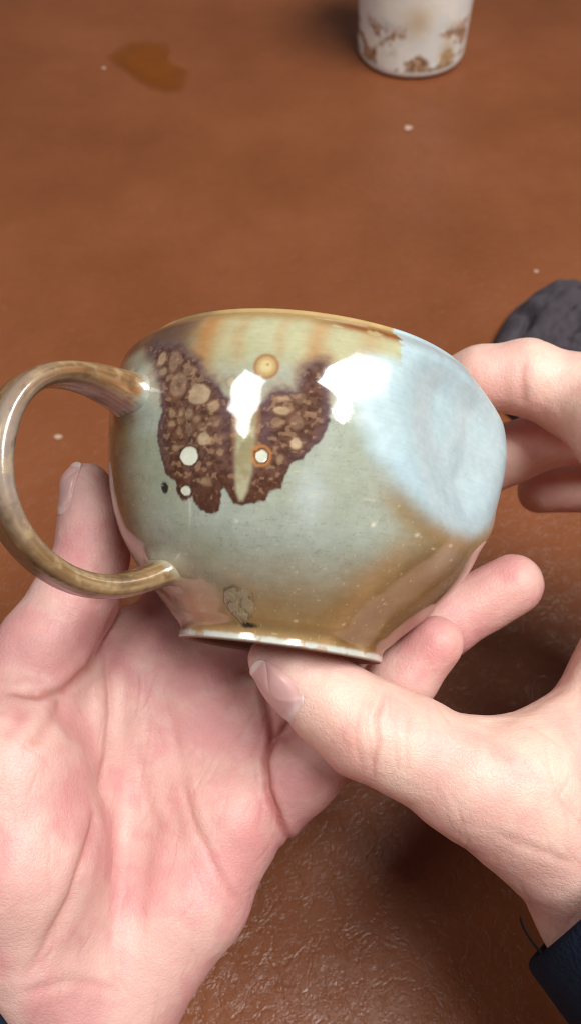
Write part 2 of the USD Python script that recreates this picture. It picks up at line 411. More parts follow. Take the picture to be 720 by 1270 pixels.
def glaze(TH_, T_, outer):
    th_, t_ = wrap(TH_), T_
    X, Y = th_ * 47.0, t_ * 67.85
    q = np.stack([np.sin(th_) * 47, np.cos(th_) * 47, Y], -1)
    n1, n2, n3 = fbm(q * 0.06, 4, 1), fbm(q * 0.25, 4, 2), fbm(q * 1.1, 3, 3)
    hz = fbm(q * np.array([.25, .25, 2.4]), 3, 9)
    celadon, green = srgb(162, 168, 154), srgb(150, 154, 132)
    c = lerp(celadon, green, sst(0.35, 0.65, n1))
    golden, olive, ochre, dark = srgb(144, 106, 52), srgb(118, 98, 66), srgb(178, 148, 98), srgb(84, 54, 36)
    # iron-rich warm glaze towards the foot, stronger to the right, and round the handle side
    low = 1 - sst(0.06, 0.30, t_ + 0.13 * (n1 - .5) - 0.16 * sst(0.15, 0.7, th_) + 0.04 * (n2 - .5))
    c = paint(c, golden, low * 0.85)
    c = paint(c, srgb(176, 138, 96), 0.5 * np.exp(-((th_ - 0.52 + 0.5 * (0.25 - t_)) / 0.09) ** 2) * (1 - sst(.3, .42, t_)))
    c = paint(c, srgb(120, 84, 42), 0.7 * np.exp(-((th_ - 0.72 + 0.5 * (0.25 - t_)) / 0.13) ** 2) * (1 - sst(.33, .43, t_)))
    c = paint(c, srgb(110, 68, 34), 0.6 * sst(0.7, 1.1, th_) * (1 - sst(.36, .48, t_)))
    c = paint(c, srgb(190, 128, 98), 0.4 * np.exp(-((th_ + 0.78) / 0.22) ** 2 - ((t_ - 0.09) / 0.06) ** 2))
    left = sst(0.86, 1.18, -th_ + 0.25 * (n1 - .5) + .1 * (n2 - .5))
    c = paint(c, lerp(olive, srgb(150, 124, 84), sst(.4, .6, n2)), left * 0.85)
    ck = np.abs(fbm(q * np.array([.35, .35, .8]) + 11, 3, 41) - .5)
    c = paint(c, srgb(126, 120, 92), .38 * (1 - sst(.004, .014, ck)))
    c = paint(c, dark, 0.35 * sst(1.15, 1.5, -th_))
    # pale band under the rim with warm runs
    band = sst(0.74, 0.84, t_ + 0.05 * (n2 - .5)) * sst(-0.75, -0.5, th_)
    c = paint(c, srgb(176, 172, 132), band * 0.8)
    for a0, w0, s0 in ((-0.52, .07, .8), (-0.36, .04, .35), (-0.02, .05, .55), (0.2, .06, .35), (-0.17, .025, .3)):
        c = paint(c, srgb(168, 112, 58), s0 * np.exp(-((th_ - a0 - .05 * (n2 - .5)) / w0) ** 2) * sst(0.70, 0.86, t_))
    # hollow with milky blue glaze
    rho = np.sqrt((wrap(th_ - 0.84) / 0.70) ** 2 + ((t_ - 0.80) / 0.395) ** 2)
    blue = (1 - sst(0.90, 1.10, rho + 0.10 * (n2 - .5))) * sst(0.03, 0.22, th_ - 0.10 * sst(.8, .95, t_) + 0.10 * (n2 - .5))
    edge = sst(0.330, 0.350, th_ + 0.05 * (n3 - .5)) * sst(.84, .9, t_) + (1 - sst(.84, .9, t_))
    blue = blue * edge
    c = paint(c, lerp(srgb(168, 189, 196), srgb(174, 194, 199), sst(.35, .65, n1)), blue * 0.95)
    c = paint(c, srgb(150, 122, 80), 0.8 * np.exp(-((rho - 1.06) / 0.10) ** 2) * (1 - sst(.42, .62, t_)) * sst(.2, .5, th_))
    c = paint(c, srgb(186, 196, 196), 0.5 * np.exp(-((th_ - 0.03) / .07) ** 2 - ((t_ - .42) / .09) ** 2))
    # rim: iron line and ochre edge
    rim = sst(0.925, 0.975, t_ + 0.02 * (n2 - .5))
    c = paint(c, ochre, rim * (1 - blue) * 0.9)
    rust = sst(.42, .55, n2) * np.exp(-((t_ - 0.955) / .02) ** 2)
    c = paint(c, srgb(140, 84, 40), rust * (1 - .9 * blue) * sst(-0.1, 0.15, th_))
    c = paint(c, lerp(srgb(92, 62, 44), srgb(170, 120, 66), sst(-.85, -.5, th_)), 0.85 * sst(0.86, 0.9, t_) * (1 - sst(.935, .965, t_)) * (1 - sst(-0.75, -0.35, th_)))
    h = np.zeros(len(X))
    dull = np.full(len(X), 0.07) + 0.10 * sst(.5, .25, t_) * n2 + 0.20 * blue
    # dark iron patches with a lacy outline
    wobble = 0.9 * (n3 - .5) + 1.5 * (n2 - .5)
    dl, dr = sdist(X, Y, LEFT_PATCH) + wobble, sdist(X, Y, RIGHT_PATCH) + wobble
    dm = sdist(X, Y, MIDDLE) + 0.4 * wobble
    lac = np.minimum(np.minimum(dl, dr), dm)
    soft = 0.2 + 1.5 * sst(.62, .80, t_)
    amber = (1 - sst(0.0, 3.4, lac)) * sst(.62, .76, t_)
    c = paint(c, srgb(150, 104, 60), amber * .45)
    inside = 1 - sst(-1, 1, lac / soft)
    c = paint(c, srgb(92, 66, 54), .8 * sst(.80, .86, t_) * np.exp(-((th_ + .74 + .06 * (n2 - .5)) / .17) ** 4) * (1 - .4 * sst(.93, .97, t_)))
    brown = lerp(srgb(76, 49, 38), srgb(100, 69, 55), sst(.35, .65, n3))
    brown = lerp(brown, srgb(96, 76, 84), 0.6 * np.exp(-(np.minimum(lac, 0) / 1.6) ** 2) * sst(0.45, 0.62, t_))
    brown = lerp(brown, srgb(80, 44, 28), sst(.52, .40, t_) * .6)
    c = paint(c, brown, inside)
    c = paint(c, srgb(62, 40, 34), 0.35 * np.exp(-(lac / 0.22) ** 2) * (1 - sst(.6, .7, t_)))
    h += 0.05 * (1 - sst(-1.6, 0.4, lac)) * (1 - sst(.5, .6, t_))
    dd = sdist(X, Y, DRIP) + 0.5 * (n2 - .5)
    c = paint(c, srgb(128, 100, 100), 0.5 * (1 - sst(0.0, 1.0, dd)) * sst(.40, .5, t_))
    c = paint(c, lerp(srgb(150, 142, 104), srgb(176, 170, 138), sst(.4, .62, n2)), (1 - sst(-0.7, 0.5, dd)) * .92)
    c = paint(c, srgb(150, 112, 74), .45 * np.exp(-((dd - .3) / .5) ** 2) * sst(.45, .6, t_))
    h += 0.03 * (1 - sst(-1.6, 0.9, dd)) * (1 - sst(.5, .6, t_))
    for i, e in enumerate(CRYSTALS):
        d = edist(X, Y, e) + 0.9 * (n3 - .5) + 1.1 * (n2 - .5)
        m = (1 - sst(-0.34, 0.2, d)) * (.55 + .9 * np.clip(n2 - .1, 0, .5))
        c = paint(c, srgb(128, 98, 72), 0.4 * np.exp(-(d / 0.3) ** 2))
        base = (srgb(178, 148, 118), srgb(150, 120, 100), srgb(192, 168, 136))[i % 3]
        c = paint(c, base * (0.75 + 0.5 * n3)[:, None], m * (0.78 if max(e[2], e[3]) > 1.3 else .42))
        h -= 0.02 * m * (t_ < .6)
        if min(e[2], e[3]) > 1.7:
            c = paint(c, srgb(112, 84, 56), 0.8 * (1 - sst(-0.55, -.25, edist(X, Y, (e[0] + .004, e[1], e[2] * .5, e[3] * .45)) + .5 * (n3 - .5))) * (i % 2 == 0))
    small = fbm(q * 0.9 + 7, 2, 21)
    c = paint(c, srgb(168, 134, 104), sst(.60, .66, small) * (1 - sst(-1.2, -.6, lac)) * .4)
    for i, e in enumerate(WHITES):
        d = edist(X, Y, e) + 0.5 * (n3 - .5) + .9 * (n2 - .5)
        if i == 2: c = paint(c, srgb(176, 120, 70), 1 - sst(0.4, 1.2, d))
        c = paint(c, srgb(60, 42, 34), 0.8 * np.exp(-((d - .15) / 0.22) ** 2))
        m = 1 - sst(-0.2, 0.1, d)
        c = paint(c, srgb(206, 208, 190), m)
        h -= 0.06 * m
    for e in BUBBLE:
        d = edist(X, Y, e) + 0.3 * (n2 - .5)
        c = paint(c, srgb(176, 150, 104), 1 - sst(-.2, .2, d))
        c = paint(c, srgb(146, 98, 54), .8 * np.exp(-(d / 0.36) ** 2))
        c = paint(c, srgb(200, 180, 130), 1 - sst(-1.4, -.6, d))
        c = paint(c, srgb(140, 110, 60), 1 - sst(-.4, .1, np.hypot(X - e[0] * 47 - .3, Y - e[1] * 67.85 - .4) - .35))
        h += 0.02 * (1 - sst(-1.6, 0.3, d))
    for e in BLACKS:
        d = edist(X, Y, e) + 0.6 * (n3 - .5)
        c = paint(c, srgb(46, 40, 32), 1 - sst(-.2, .25, d))
        h -= .12 * (1 - sst(-.4, .2, d))
    for e in SPOTS[:4] + SPOTS[4:7] + SPOTS[8:]:
        d = edist(X, Y, e) + .35 + .8 * (n3 - .5)
        dark_pin = e in SPOTS[-2:]
        c = paint(c, srgb(50, 48, 44) if dark_pin else srgb(216, 206, 186), (1 - sst(-.4, .3, d)) * .7)
    # pressed potter's mark near the foot
    sc = sdist(X, Y, SCAR) + 1.2 * (n2 - .5)
    c = paint(c, srgb(150, 144, 120), (1 - sst(-.5, .3, sc)) * .35)
    left_side = 1 - sst(-.40, -.30, th_ + .05 * (n2 - .5))
    gap = np.exp(-(sc / .30) ** 2) * np.clip(left_side + .6 * sst(.5, .62, n2), 0, 1)
    lump = np.zeros(len(X))
    for e in STAMP:
        d = edist(X, Y, e) + 1.2 * (n3 - .5) + 1.6 * (n2 - .5)
        m = 1 - sst(-.45, .2, d)
        lump = np.maximum(lump, m)
        gap = np.maximum(gap, .8 * np.exp(-((d - .15) / .22) ** 2) * sst(.42, .58, fbm(q * .8, 2, 36)))
    c = paint(c, srgb(160, 154, 130), lump * .3)
    c = paint(c, srgb(66, 52, 38), gap * (1 - lump) * .6)
    h += .06 * lump - .10 * gap * (1 - lump)
    # pinholes, short strokes of the glaze, foot ring
    pin = sst(.86, .90, noise(q * 1.3, 77))
    c = paint(c, srgb(206, 190, 150), pin * .35 * (t_ < .5) * (1 - inside))
    c = c * (0.93 + 0.14 * hz)[:, None] * (0.95 + .1 * n3)[:, None]
    h += 0.001 * (hz - .5) * (1 - inside) * outer
    foot = 1 - sst(0.016, 0.028, t_ + 0.012 * (n2 - .5))
    c = paint(c, lerp(srgb(188, 190, 180), srgb(168, 134, 106), sst(.56, .66, n2) * .7), foot * outer)
    c = np.where(outer[:, None], c, np.where((t_ > .1)[:, None], srgb(188, 190, 174), srgb(120, 84, 62)))
    dull = np.where(outer, dull, np.where(t_ > .1, .15, .75))
    return np.clip(c, 0.005, 0.9), dull, h * outer

LOOP = [(39.0, 50.2), (45.1, 49.0), (53.6, 49.8), (62.5, 49.2), (70.0, 46.3), (75.0, 40.3), (76.7, 31.6), (75.1, 22.4), (70.9, 15.4), (63.7, 9.8), (55.0, 7.0), (45.6, 7.6), (37.0, 11.2), (28.0, 15.5)]
H_AZ = -0.87
H_R = M_RI * math.sin(H_AZ) + M_FR * math.cos(H_AZ)
H_N = np.cross(H_R, M_UP)
H_N = H_N if H_N[2] < 0 else -H_N
lp = np.array(LOOP)
ss = np.concatenate([[0], np.cumsum(np.linalg.norm(np.diff(lp, axis=0), axis=1))])
su = np.linspace(0, ss[-1], 400)
cs = CubicSpline(ss, lp)
ctr, tan = cs(su), cs(su, 1)
tan /= np.linalg.norm(tan, axis=1, keepdims=True)
u01 = su / ss[-1]
half_t = 2.7 + 0.9 * np.exp(-((u01 - .1) / .07) ** 2) + 0.3 * np.exp(-((u01 - .97) / .05) ** 2) + .12 * np.sin(u01 * 17)
half_w = np.interp(u01, [0, .06, .15, .35, .6, .9, 1], [5.6, 7.2, 7.2, 6.0, 5.2, 5.0, 3.6])
from scipy.spatial import cKDTree
tree = cKDTree(ctr)


def strap(g):
    i = tree.query(g[..., :2])[1]
    d = g[..., :2] - ctr[i]
    b = -d[..., 0] * tan[i, 1] + d[..., 1] * tan[i, 0]
    e = d[..., 0] * tan[i, 0] + d[..., 1] * tan[i, 1]
    a = g[..., 2] + half_w[i] - 2.6
    b = b * (1 + 0.10 * np.exp(-(a / 2.0) ** 2))
    k = ((np.abs(a) / half_w[i]) ** 2.4 + (np.abs(b) / half_t[i]) ** 2.4) ** (1 / 2.4)
    return np.maximum((k - 1) * half_t[i], np.abs(e) - 1.5), i, a / half_w[i], b / half_t[i]


def wall(g):
    x = g[..., :1] * H_R + g[..., 1:2] * M_UP + g[..., 2:3] * H_N
    tt = x @ M_UP / MH
    aa = np.arctan2(x @ M_RI, x @ M_FR)
    r, _ = mug_shape(aa, np.clip(tt, 0, 1), 0.0)
    return (np.hypot(x @ M_RI, x @ M_FR) - r) * 0.93, aa, tt


def fillet(x):
    """How far (mm) the wall swells towards the handle at wall points x about the foot."""
    g = np.stack([x @ H_R, x @ M_UP, x @ H_N], -1)
    up = np.zeros(len(x))
    near = np.abs(g - np.array([45.0, 30, 0])).max(1) < 45
    up[near] = 1.5 * (1 - sst(-1.0, 4.5, strap(g[near])[0])) ** 1.5
    return up




th = np.concatenate([np.linspace(-1.75, 1.75, 820), np.linspace(1.75, 2 * np.pi - 1.75, 182)[1:-1]])
t_out = np.concatenate([np.linspace(0.004, 0.06, 14), np.linspace(0.06, 0.96, 280)[1:], np.linspace(0.96, 0.992, 10)[1:]])
rows_r, rows_h, rows_t, out_row = [], [], [], []


def row(r, h, t, outside):
    rows_r.append(np.broadcast_to(r, th.shape)); rows_h.append(np.broadcast_to(h, th.shape)); rows_t.append(t); out_row.append(outside)


row(0.02, 5.0, 0, False)
for q in (8.0, 16.0, 19.5): row(q, 5.0, 0, False)
for q, h in ((20.3, 4.6), (20.8, 3.0), (21.0, 0.8), (21.6, 0.1), (22.6, -0.1), (23.5, 0.0)): row(q, h, 0, False)
n_under = len(rows_r)
for t in t_out:
    r, h = mug_shape(th, np.full_like(th, t), 0.0)
    row(r, h, t, True)
n_out = len(rows_r)
r1, h1 = mug_shape(th, np.full_like(th, 0.992), 0.0)
r2, h2 = mug_shape(th, np.full_like(th, 0.985), 3.4)
for k in range(1, 9):
    a = np.pi * k / 9
    c = (1 - np.cos(a)) / 2
    row(r1 + (r2 - r1) * c, h1 + (h2 - h1) * c + 1.3 * np.sin(a), 1.0, True)
for t in np.linspace(0.985, 0.13, 60):
    r, h = mug_shape(th, np.full_like(th, t), 3.4 if t > 0.3 else 3.4 + (0.3 - t) * 10)
    row(r, h, t, False)
rl = rows_r[-1]
for q in (0.8, 0.5, 0.2, 0.001): row(rl * q, 8.0 + 0 * rl, 0, False)
RR, HH = np.array(rows_r).T, np.array(rows_h).T
TT = np.broadcast_to(np.array(rows_t), RR.shape)
TH = np.broadcast_to(th[:, None], RR.shape)
is_out = np.broadcast_to(np.array(out_row), RR.shape)
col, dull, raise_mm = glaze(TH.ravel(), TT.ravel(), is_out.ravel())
rel = mug_xyz(TH, RR, HH).reshape(-1, 3) - MO
swell = np.where(is_out.ravel(), fillet(rel), 0)
RR = RR + raise_mm.reshape(RR.shape) * (swell.reshape(RR.shape) < .02) + swell.reshape(RR.shape)
mv = mug_xyz(TH, RR, HH).reshape(-1, 3)
mf = grid_faces(len(th), RR.shape[1], closed_u=True)
mm = outward(W(mv), mf)
mug = thing("mug", "glazed stoneware mug with loop handle held by two hands", "mug", at=W(MO))
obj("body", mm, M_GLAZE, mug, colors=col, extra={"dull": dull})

# handle: a flattened strap swept round a loop that leaves the wall to the left and towards the viewer
lo = np.array([26.0, -4.0, -15.0]); hi = np.array([84.0, 62.0, 9.0]); st = 0.5
nn = np.ceil((hi - lo) / st).astype(int)
G = np.stack(np.meshgrid(*[lo[k] + np.arange(nn[k]) * st for k in range(3)], indexing="ij"), -1)   # out from the axis, up, towards the viewer across the strap
hd = strap(G)[0]
wd = wall(G)[0]
fld = np.maximum(hd - 1.3 * np.exp(-np.maximum(wd, 0) / 1.8), -(wd + 1.6))
fld = np.where(hd > 9, 5.0, fld)
hm = surface_nets(fld, lo, st)
hm = max(hm.split(only_watertight=False), key=lambda x: len(x.vertices))
trimesh.smoothing.filter_taubin(hm, lamb=0.5, nu=0.52, iterations=10)
hv2, hf2 = trimesh.remesh.subdivide(hm.vertices, hm.faces)
hm = trimesh.Trimesh(hv2, hf2, process=False)
trimesh.smoothing.filter_taubin(hm, lamb=0.5, nu=0.52, iterations=4)
gv = np.array(hm.vertices)
_, hi_, face, across = strap(gv)
wv, wa, wt = wall(gv)
hu = u01[hi_]
hv = MO + gv[:, :1] * H_R + gv[:, 1:2] * M_UP + gv[:, 2:3] * H_N
run = np.stack([hu * 6, face * 1.6, across * 1.6], -1)                 # streaks run along the strap
a1, a2, a3 = fbm(run + 3, 4, 51), fbm(run * np.array([2.0, 3.0, 3.0]), 4, 52), fbm(hv * .5, 4, 53)
hc = lerp(srgb(116, 87, 55), srgb(160, 133, 97), sst(.34, .66, a1))
hc = lerp(hc, srgb(108, 74, 42), .75 * np.exp(-((face - .35) / .25) ** 2) * sst(.35, .6, a2))
hc = lerp(hc, srgb(146, 132, 124), sst(.22, .42, hu) * (1 - sst(.5, .66, hu)) * sst(.1, .8, face) * .75)
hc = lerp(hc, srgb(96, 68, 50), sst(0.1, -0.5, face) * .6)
hc = lerp(hc, srgb(170, 106, 52), .8 * np.exp(-((hu - .12) / .06) ** 2) * sst(.42, .58, a2))
hc = lerp(hc, srgb(202, 172, 138), .8 * np.exp(-((hu - .10) / .04) ** 2) * sst(.44, .56, a1) * sst(.2, .7, face))
hc = lerp(hc, srgb(184, 160, 122), sst(.5, .75, a3) * .4)
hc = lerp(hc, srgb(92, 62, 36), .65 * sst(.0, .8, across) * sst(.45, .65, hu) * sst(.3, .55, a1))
hc = lerp(hc, srgb(120, 74, 38), .6 * np.exp(-((across + .1) / .3) ** 2) * (1 - sst(.3, .45, hu)) * sst(.4, .55, a2))
hc = lerp(hc, srgb(80, 58, 42), sst(.5, .75, fbm(hv * .3, 5, 60)) * .6)
body_c = glaze(wa, np.clip(wt, 0.03, 1), np.ones(len(wa), bool))[0]
hc = lerp(hc * (0.9 + .2 * a2)[:, None], body_c, 1 - sst(0.9, 3.4, wv + 1.4 * (a3 - .5)))
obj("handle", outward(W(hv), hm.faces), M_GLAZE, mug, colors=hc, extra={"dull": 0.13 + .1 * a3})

# ------------------------------------------------------------------ the hands
def chain(*q):
    return [tuple(P(x, y, d)) + (r,) for x, y, d, r in q]


def polyline_dist(x, y, pts):
    """Distance to a polyline and the share along it."""
    best, at = np.full(x.shape, 1e9), np.zeros(x.shape)
    pts = np.array(pts, float)
    L = np.concatenate([[0], np.cumsum(np.linalg.norm(np.diff(pts, axis=0), axis=1))])
    for k, (a, b) in enumerate(zip(pts[:-1], pts[1:])):
        ab = b - a
        t = np.clip(((x - a[0]) * ab[0] + (y - a[1]) * ab[1]) / (ab @ ab), 0, 1)
        d = np.hypot(x - a[0] - t * ab[0], y - a[1] - t * ab[1])
        k2 = d < best
        best = np.where(k2, d, best)
        at = np.where(k2, (L[k] + t * (L[k + 1] - L[k])) / L[-1], at)
    return best, at


def skin_mesh(groups, creases, swells, hairlines, step=1.0, smooth_n=8):
    m = body(groups, step)
    m = max(m.split(only_watertight=False), key=lambda x: len(x.vertices))
    trimesh.smoothing.filter_taubin(m, lamb=0.5, nu=0.52, iterations=smooth_n)
    v, f = trimesh.remesh.subdivide(m.vertices, m.faces)
    m = trimesh.Trimesh(v, f, process=False)
    trimesh.smoothing.filter_taubin(m, lamb=0.5, nu=0.52, iterations=6)
    if m.volume < 0:
        m.faces = m.faces[:, ::-1]
    v = np.array(m.vertices)
    n = np.array(m.vertex_normals)
    # the marks are laid on the side of the hand that they were measured on
    sx, sy = 360 + FPX * v[:, 0] / v[:, 2], 635 + FPX * v[:, 1] / v[:, 2]
    front = sst(0.0, 0.3, -n[:, 2])
    red, line = np.zeros(len(v)), np.zeros(len(v))
    off = np.zeros(len(v))
    wob = 5 * (fbm(v * .18, 3, 71) - .5)
    for pts, w, depth, dark, dlo, dhi in creases:
        d, at = polyline_dist(sx + wob, sy - wob, pts)
        fade = np.clip(np.minimum(at, 1 - at) * 6 + .15, 0, 1) * front * ((v[:, 2] > dlo) & (v[:, 2] < dhi))
        g = np.exp(-(d / w) ** 2) * fade
        off -= 0.52 * depth * g - 0.2 * depth * np.exp(-((d - 2.4 * w) / (1.3 * w)) ** 2) * fade
        line = np.maximum(line, dark * g)
    rng = np.random.default_rng(hairlines[0])
    for _ in range(hairlines[1]):
        x0, y0 = rng.uniform(hairlines[2], hairlines[4]), rng.uniform(hairlines[3], hairlines[5])
        an = hairlines[6] + rng.normal(0, .35)
        ln = rng.uniform(25, 95)
        pts = [(x0 + ln * k * math.cos(an + .25 * k), y0 + ln * k * math.sin(an + .25 * k)) for k in (-.5, -.2, .15, .5)]
        d, at = polyline_dist(sx + 1.6 * wob, sy - wob, pts)
        fade = np.clip(np.minimum(at, 1 - at) * 4, 0, 1) * front
        g = np.exp(-(d / 1.9) ** 2) * fade
        off -= rng.uniform(.06, .16) * g
        line = np.maximum(line, rng.uniform(.03, .14) * g)
    for x, y, r, a, rd in swells:
        g = np.exp(-((sx - x) ** 2 + (sy - y) ** 2) / r ** 2) * front
        off += a * g
        red += rd * g
    off += 0.55 * (fbm(v * .10, 3, 81) - .5) + 0.16 * (fbm(v * .45, 3, 82) - .5)
    # fine skin lines: short ridges that run across each other
    off += 0.05 * (np.abs(fbm(v * np.array([.9, 1.6, .9]), 3, 83) - .5) - .1)
    v = v + n * off[:, None]
    return trimesh.Trimesh(v, m.faces, process=False), red, line, sx, sy


def skin_color(v, red, line, tint, blotch, palm):
    a, b = fbm(v * .09, 4, 91), fbm(v * .35, 4, 92)
    c = lerp(tint, palm, sst(.38, .62, a))
    c = lerp(c, blotch, np.clip(.55 * red + .30 * (b - .5) + .25 * (a - .5), 0, 1))
    c = lerp(c, srgb(150, 78, 62), np.clip(line, 0, 1) * .75)
    return np.clip(c, .01, .95)


def nail(skin, axis_point, normal, along, length, width, parent):
    """A fingernail laid on the skin: a thin plate with rounded ends that follows the finger's curve. View-frame mm."""
    normal = np.array(normal, float); normal /= np.linalg.norm(normal)
    along = np.array(along, float); along -= normal * (along @ normal); along /= np.linalg.norm(along)
    across = np.cross(along, normal)
    N = 41
    u, w = np.meshgrid(np.linspace(-1, 1, N), np.linspace(-1, 1, N), indexing="ij")
    k = 1 / np.maximum((np.abs(u) ** 3 + np.abs(w) ** 3) ** (1 / 3), 1e-6) * np.maximum(np.abs(u), np.abs(w))
    uu, ww = u * k, w * k
    # fan out round the finger's axis so that the plate wraps over its sides
    ang = ww * width / 2 / 8.0
    dirs = np.cos(ang)[..., None] * normal + np.sin(ang)[..., None] * across
    org = axis_point + (uu * length / 2)[..., None] * along + dirs * 25
    loc, ray, _ = skin.ray.intersects_location(org.reshape(-1, 3), -dirs.reshape(-1, 3), multiple_hits=False)
    dist = np.full(N * N, np.nan)
    dist[ray] = np.linalg.norm(loc - org.reshape(-1, 3)[ray], axis=1)
    dist = np.where(np.isnan(dist), np.nanmedian(dist), dist).reshape(N, N)
    import scipy.ndimage as ndi
    dist = ndi.gaussian_filter(dist, 3.0, mode="nearest")
    edge = np.maximum(np.abs(uu), np.abs(ww))
    lift = 0.42 - 0.34 * sst(.75, 1.0, np.hypot(np.minimum(uu, 0), ww)) + 0.30 * sst(.5, 1.0, uu)
    top = org - dirs * (dist - lift)[..., None]
    bot = top - dirs * np.where(uu > .8, .45, .8)[..., None]
    v = np.vstack([top.reshape(-1, 3), bot.reshape(-1, 3)])
    g = grid_faces(N, N)
    ring = np.array([i * N for i in range(N)] + [(N - 1) * N + j for j in range(1, N)] + [i * N + N - 1 for i in range(N - 2, -1, -1)] + [j for j in range(N - 2, 0, -1)])
    nx, M = np.roll(ring, -1), N * N
    side = np.vstack([np.stack([ring, nx, nx + M], 1), np.stack([ring, nx + M, ring + M], 1)])
    m = trimesh.Trimesh(v, np.vstack([g, g[:, ::-1] + M, side]), process=False)
    trimesh.repair.fix_normals(m)
    c = lerp(srgb(214, 164, 156), srgb(226, 190, 182), sst(-.55, -.85, uu).ravel())
    c = lerp(c, srgb(226, 208, 196), sst(.78, .86, uu).ravel())
    c = c * (1 - .04 * fbm(np.stack([ww.ravel() * 9, uu.ravel() * .8, 0 * uu.ravel()], -1), 2, 3))[:, None]
    return obj("fingernail", outward(W(m.vertices), m.faces), M_NAIL, parent, smooth=True, colors=np.vstack([c, c]))


cuff_points = []


def sleeve(center, axis, r0, r1, length, parent, seed):
    """A knitted cuff: a tube with thickness, a rounded hem and soft folds. View-frame mm."""
    axis = np.array(axis, float); axis /= np.linalg.norm(axis)
    e1 = np.cross(axis, [0, 0, 1.0]); e1 /= np.linalg.norm(e1)
    e2 = np.cross(axis, e1)
    s = np.concatenate([np.linspace(length, 6, 60), [4, 2.4, 1.2, .4, 0, .3, 1.1, 2.4, 5, 9, 20, 40]])
    rr = np.concatenate([np.full(60, 0.0), [0, -.1, -.35, -.9, -1.7, -2.5, -3.0, -3.3, -3.4, -3.4, -3.5, -3.6]])
    a = np.linspace(0, 2 * np.pi, 181)[:-1]
    S, A = np.meshgrid(s, a, indexing="ij")
    base = r0 + (r1 - r0) * S / length
    q = np.stack([np.cos(A) * 2.2, np.sin(A) * 2.2, S * .06], -1)
    fold = 4.0 * (fbm(q, 3, seed) - .5) * sst(0, 14, S) + 1.2 * np.sin(S * .28 + 2 * fbm(q * .6, 2, seed + 1)) * sst(6, 25, S)
    r = base + fold + rr[:, None]
    v = np.array(center) + S[..., None] * axis + (r * np.cos(A))[..., None] * e1 + (r * np.sin(A))[..., None] * e2
    n, m_ = S.shape
    i, j = np.meshgrid(np.arange(n - 1), np.arange(m_), indexing="ij")
    qd = np.stack([i * m_ + j, i * m_ + (j + 1) % m_, (i + 1) * m_ + (j + 1) % m_, (i + 1) * m_ + j], -1).reshape(-1, 4)
    f = np.vstack([qd[:, [0, 1, 2]], qd[:, [0, 2, 3]]])
    cuff_points.append(v.reshape(-1, 3))
    return obj("sleeve_cuff", (W(v.reshape(-1, 3)), f), M_NAVY, parent)


# left hand, palm up, carrying the mug; thumb beside the wall, fingers passing under and behind
LEFT = [
    (0, 9.0, [
        chain((70, 1300, 247, 21), (118, 1165, 250, 14), (190, 815, 265, 11.5)),
        chain((80, 1300, 247, 20), (150, 1150, 253, 13), (250, 850, 262, 11.5)),
        chain((90, 1300, 246, 20), (190, 1120, 252, 13), (300, 905, 257, 11.2)),
        chain((100, 1290, 245, 19), (140, 1235, 240, 16), (232, 1110, 244, 15.5), (285, 1015, 248, 13.5), (318, 972, 250, 11.0)),
        chain((60, 1290, 243, 20), (45, 1180, 235, 19), (25, 1060, 229, 20), (10, 960, 231, 18.5), (22, 915, 237, 14)),
        chain((60, 1290, 245, 22), (-70, 1465, 230, 25)),
        chain((15, 930, 240, 13), (85, 890, 254, 12), (165, 805, 265, 11)),
        chain((60, 1000, 246, 14), (120, 880, 258, 12)),
    ]),
    (4.5, 3.0, [chain((2, 935, 238, 12), (20, 872, 242, 12.4), (55, 806, 246, 12.0), (95, 740, 250, 10.6), (114, 690, 252, 9.2), (114, 650, 252.5, 8.3), (108, 606, 252.5, 6.8))]),
    (3.0, 3.0, [chain((185, 815, 265, 11.5), (238, 720, 286, 9.5), (330, 640, 297, 8.6), (420, 590, 299, 7.4))]),
    (2.0, 3.0, [chain((252, 845, 263, 11), (335, 785, 276, 9.6), (430, 730, 290, 8.8), (500, 690, 296, 7.4))]),
    (2.0, 3.0, [chain((318, 893, 256, 10.8), (430, 838, 252, 9.6), (545, 775, 252, 8.7), (636, 725, 252, 7.9))]),
    (1.8, 3.0, [chain((338, 995, 249, 9.6), (372, 962, 246, 9.2), (440, 903, 242, 8.8), (500, 843, 239, 7.8), (540, 798, 237, 6.7))]),
]
L_CREASES = [
    ([(143, 757), (130, 793), (110, 827), (80, 855), (50, 862), (0, 858)], 5.0, 1.3, .7, 200, 300),
    ([(80, 857), (68, 887), (50, 915), (30, 930)], 7.0, .9, .25, 200, 300),
    ([(72, 862), (78, 892), (100, 920)], 7.0, .9, .25, 200, 300),
    ([(40, 866), (18, 900), (2, 912)], 8.0, .8, .15, 200, 300),
    ([(131, 803), (136, 882), (134, 943), (116, 1029), (86, 1114), (37, 1206)], 7.0, 1.5, .3, 200, 300),
    ([(131, 803), (136, 882), (134, 943), (116, 1029), (86, 1114), (37, 1206)], 2.5, .35, .35, 200, 300),
    ([(162, 882), (183, 992), (196, 1047)], 7.0, .5, .12, 200, 300),
    ([(226, 962), (244, 1029), (275, 1090), (305, 1130)], 5.0, .7, .32, 200, 300),
    ([(185, 1000), (178, 1060), (172, 1170)], 8.0, .5, .08, 200, 300),
    ([(150, 1090), (140, 1150), (150, 1240)], 8.0, .5, .08, 200, 300),
    ([(210, 880), (222, 930), (226, 962)], 6.0, .4, .12, 200, 300),
    ([(318, 827), (333, 882), (337, 920), (331, 943), (333, 980), (354, 1035), (362, 1050)], 4.5, 1.7, .9, 225, 300),
    ([(367, 884), (352, 905), (338, 924)], 4.0, 1.0, .6, 225, 300),
    ([(94, 738), (120, 748), (146, 742)], 4.0, .4, .2, 240, 300),
    ([(20, 1235), (90, 1215), (150, 1230)], 6.0, .4, .1, 200, 300),
]
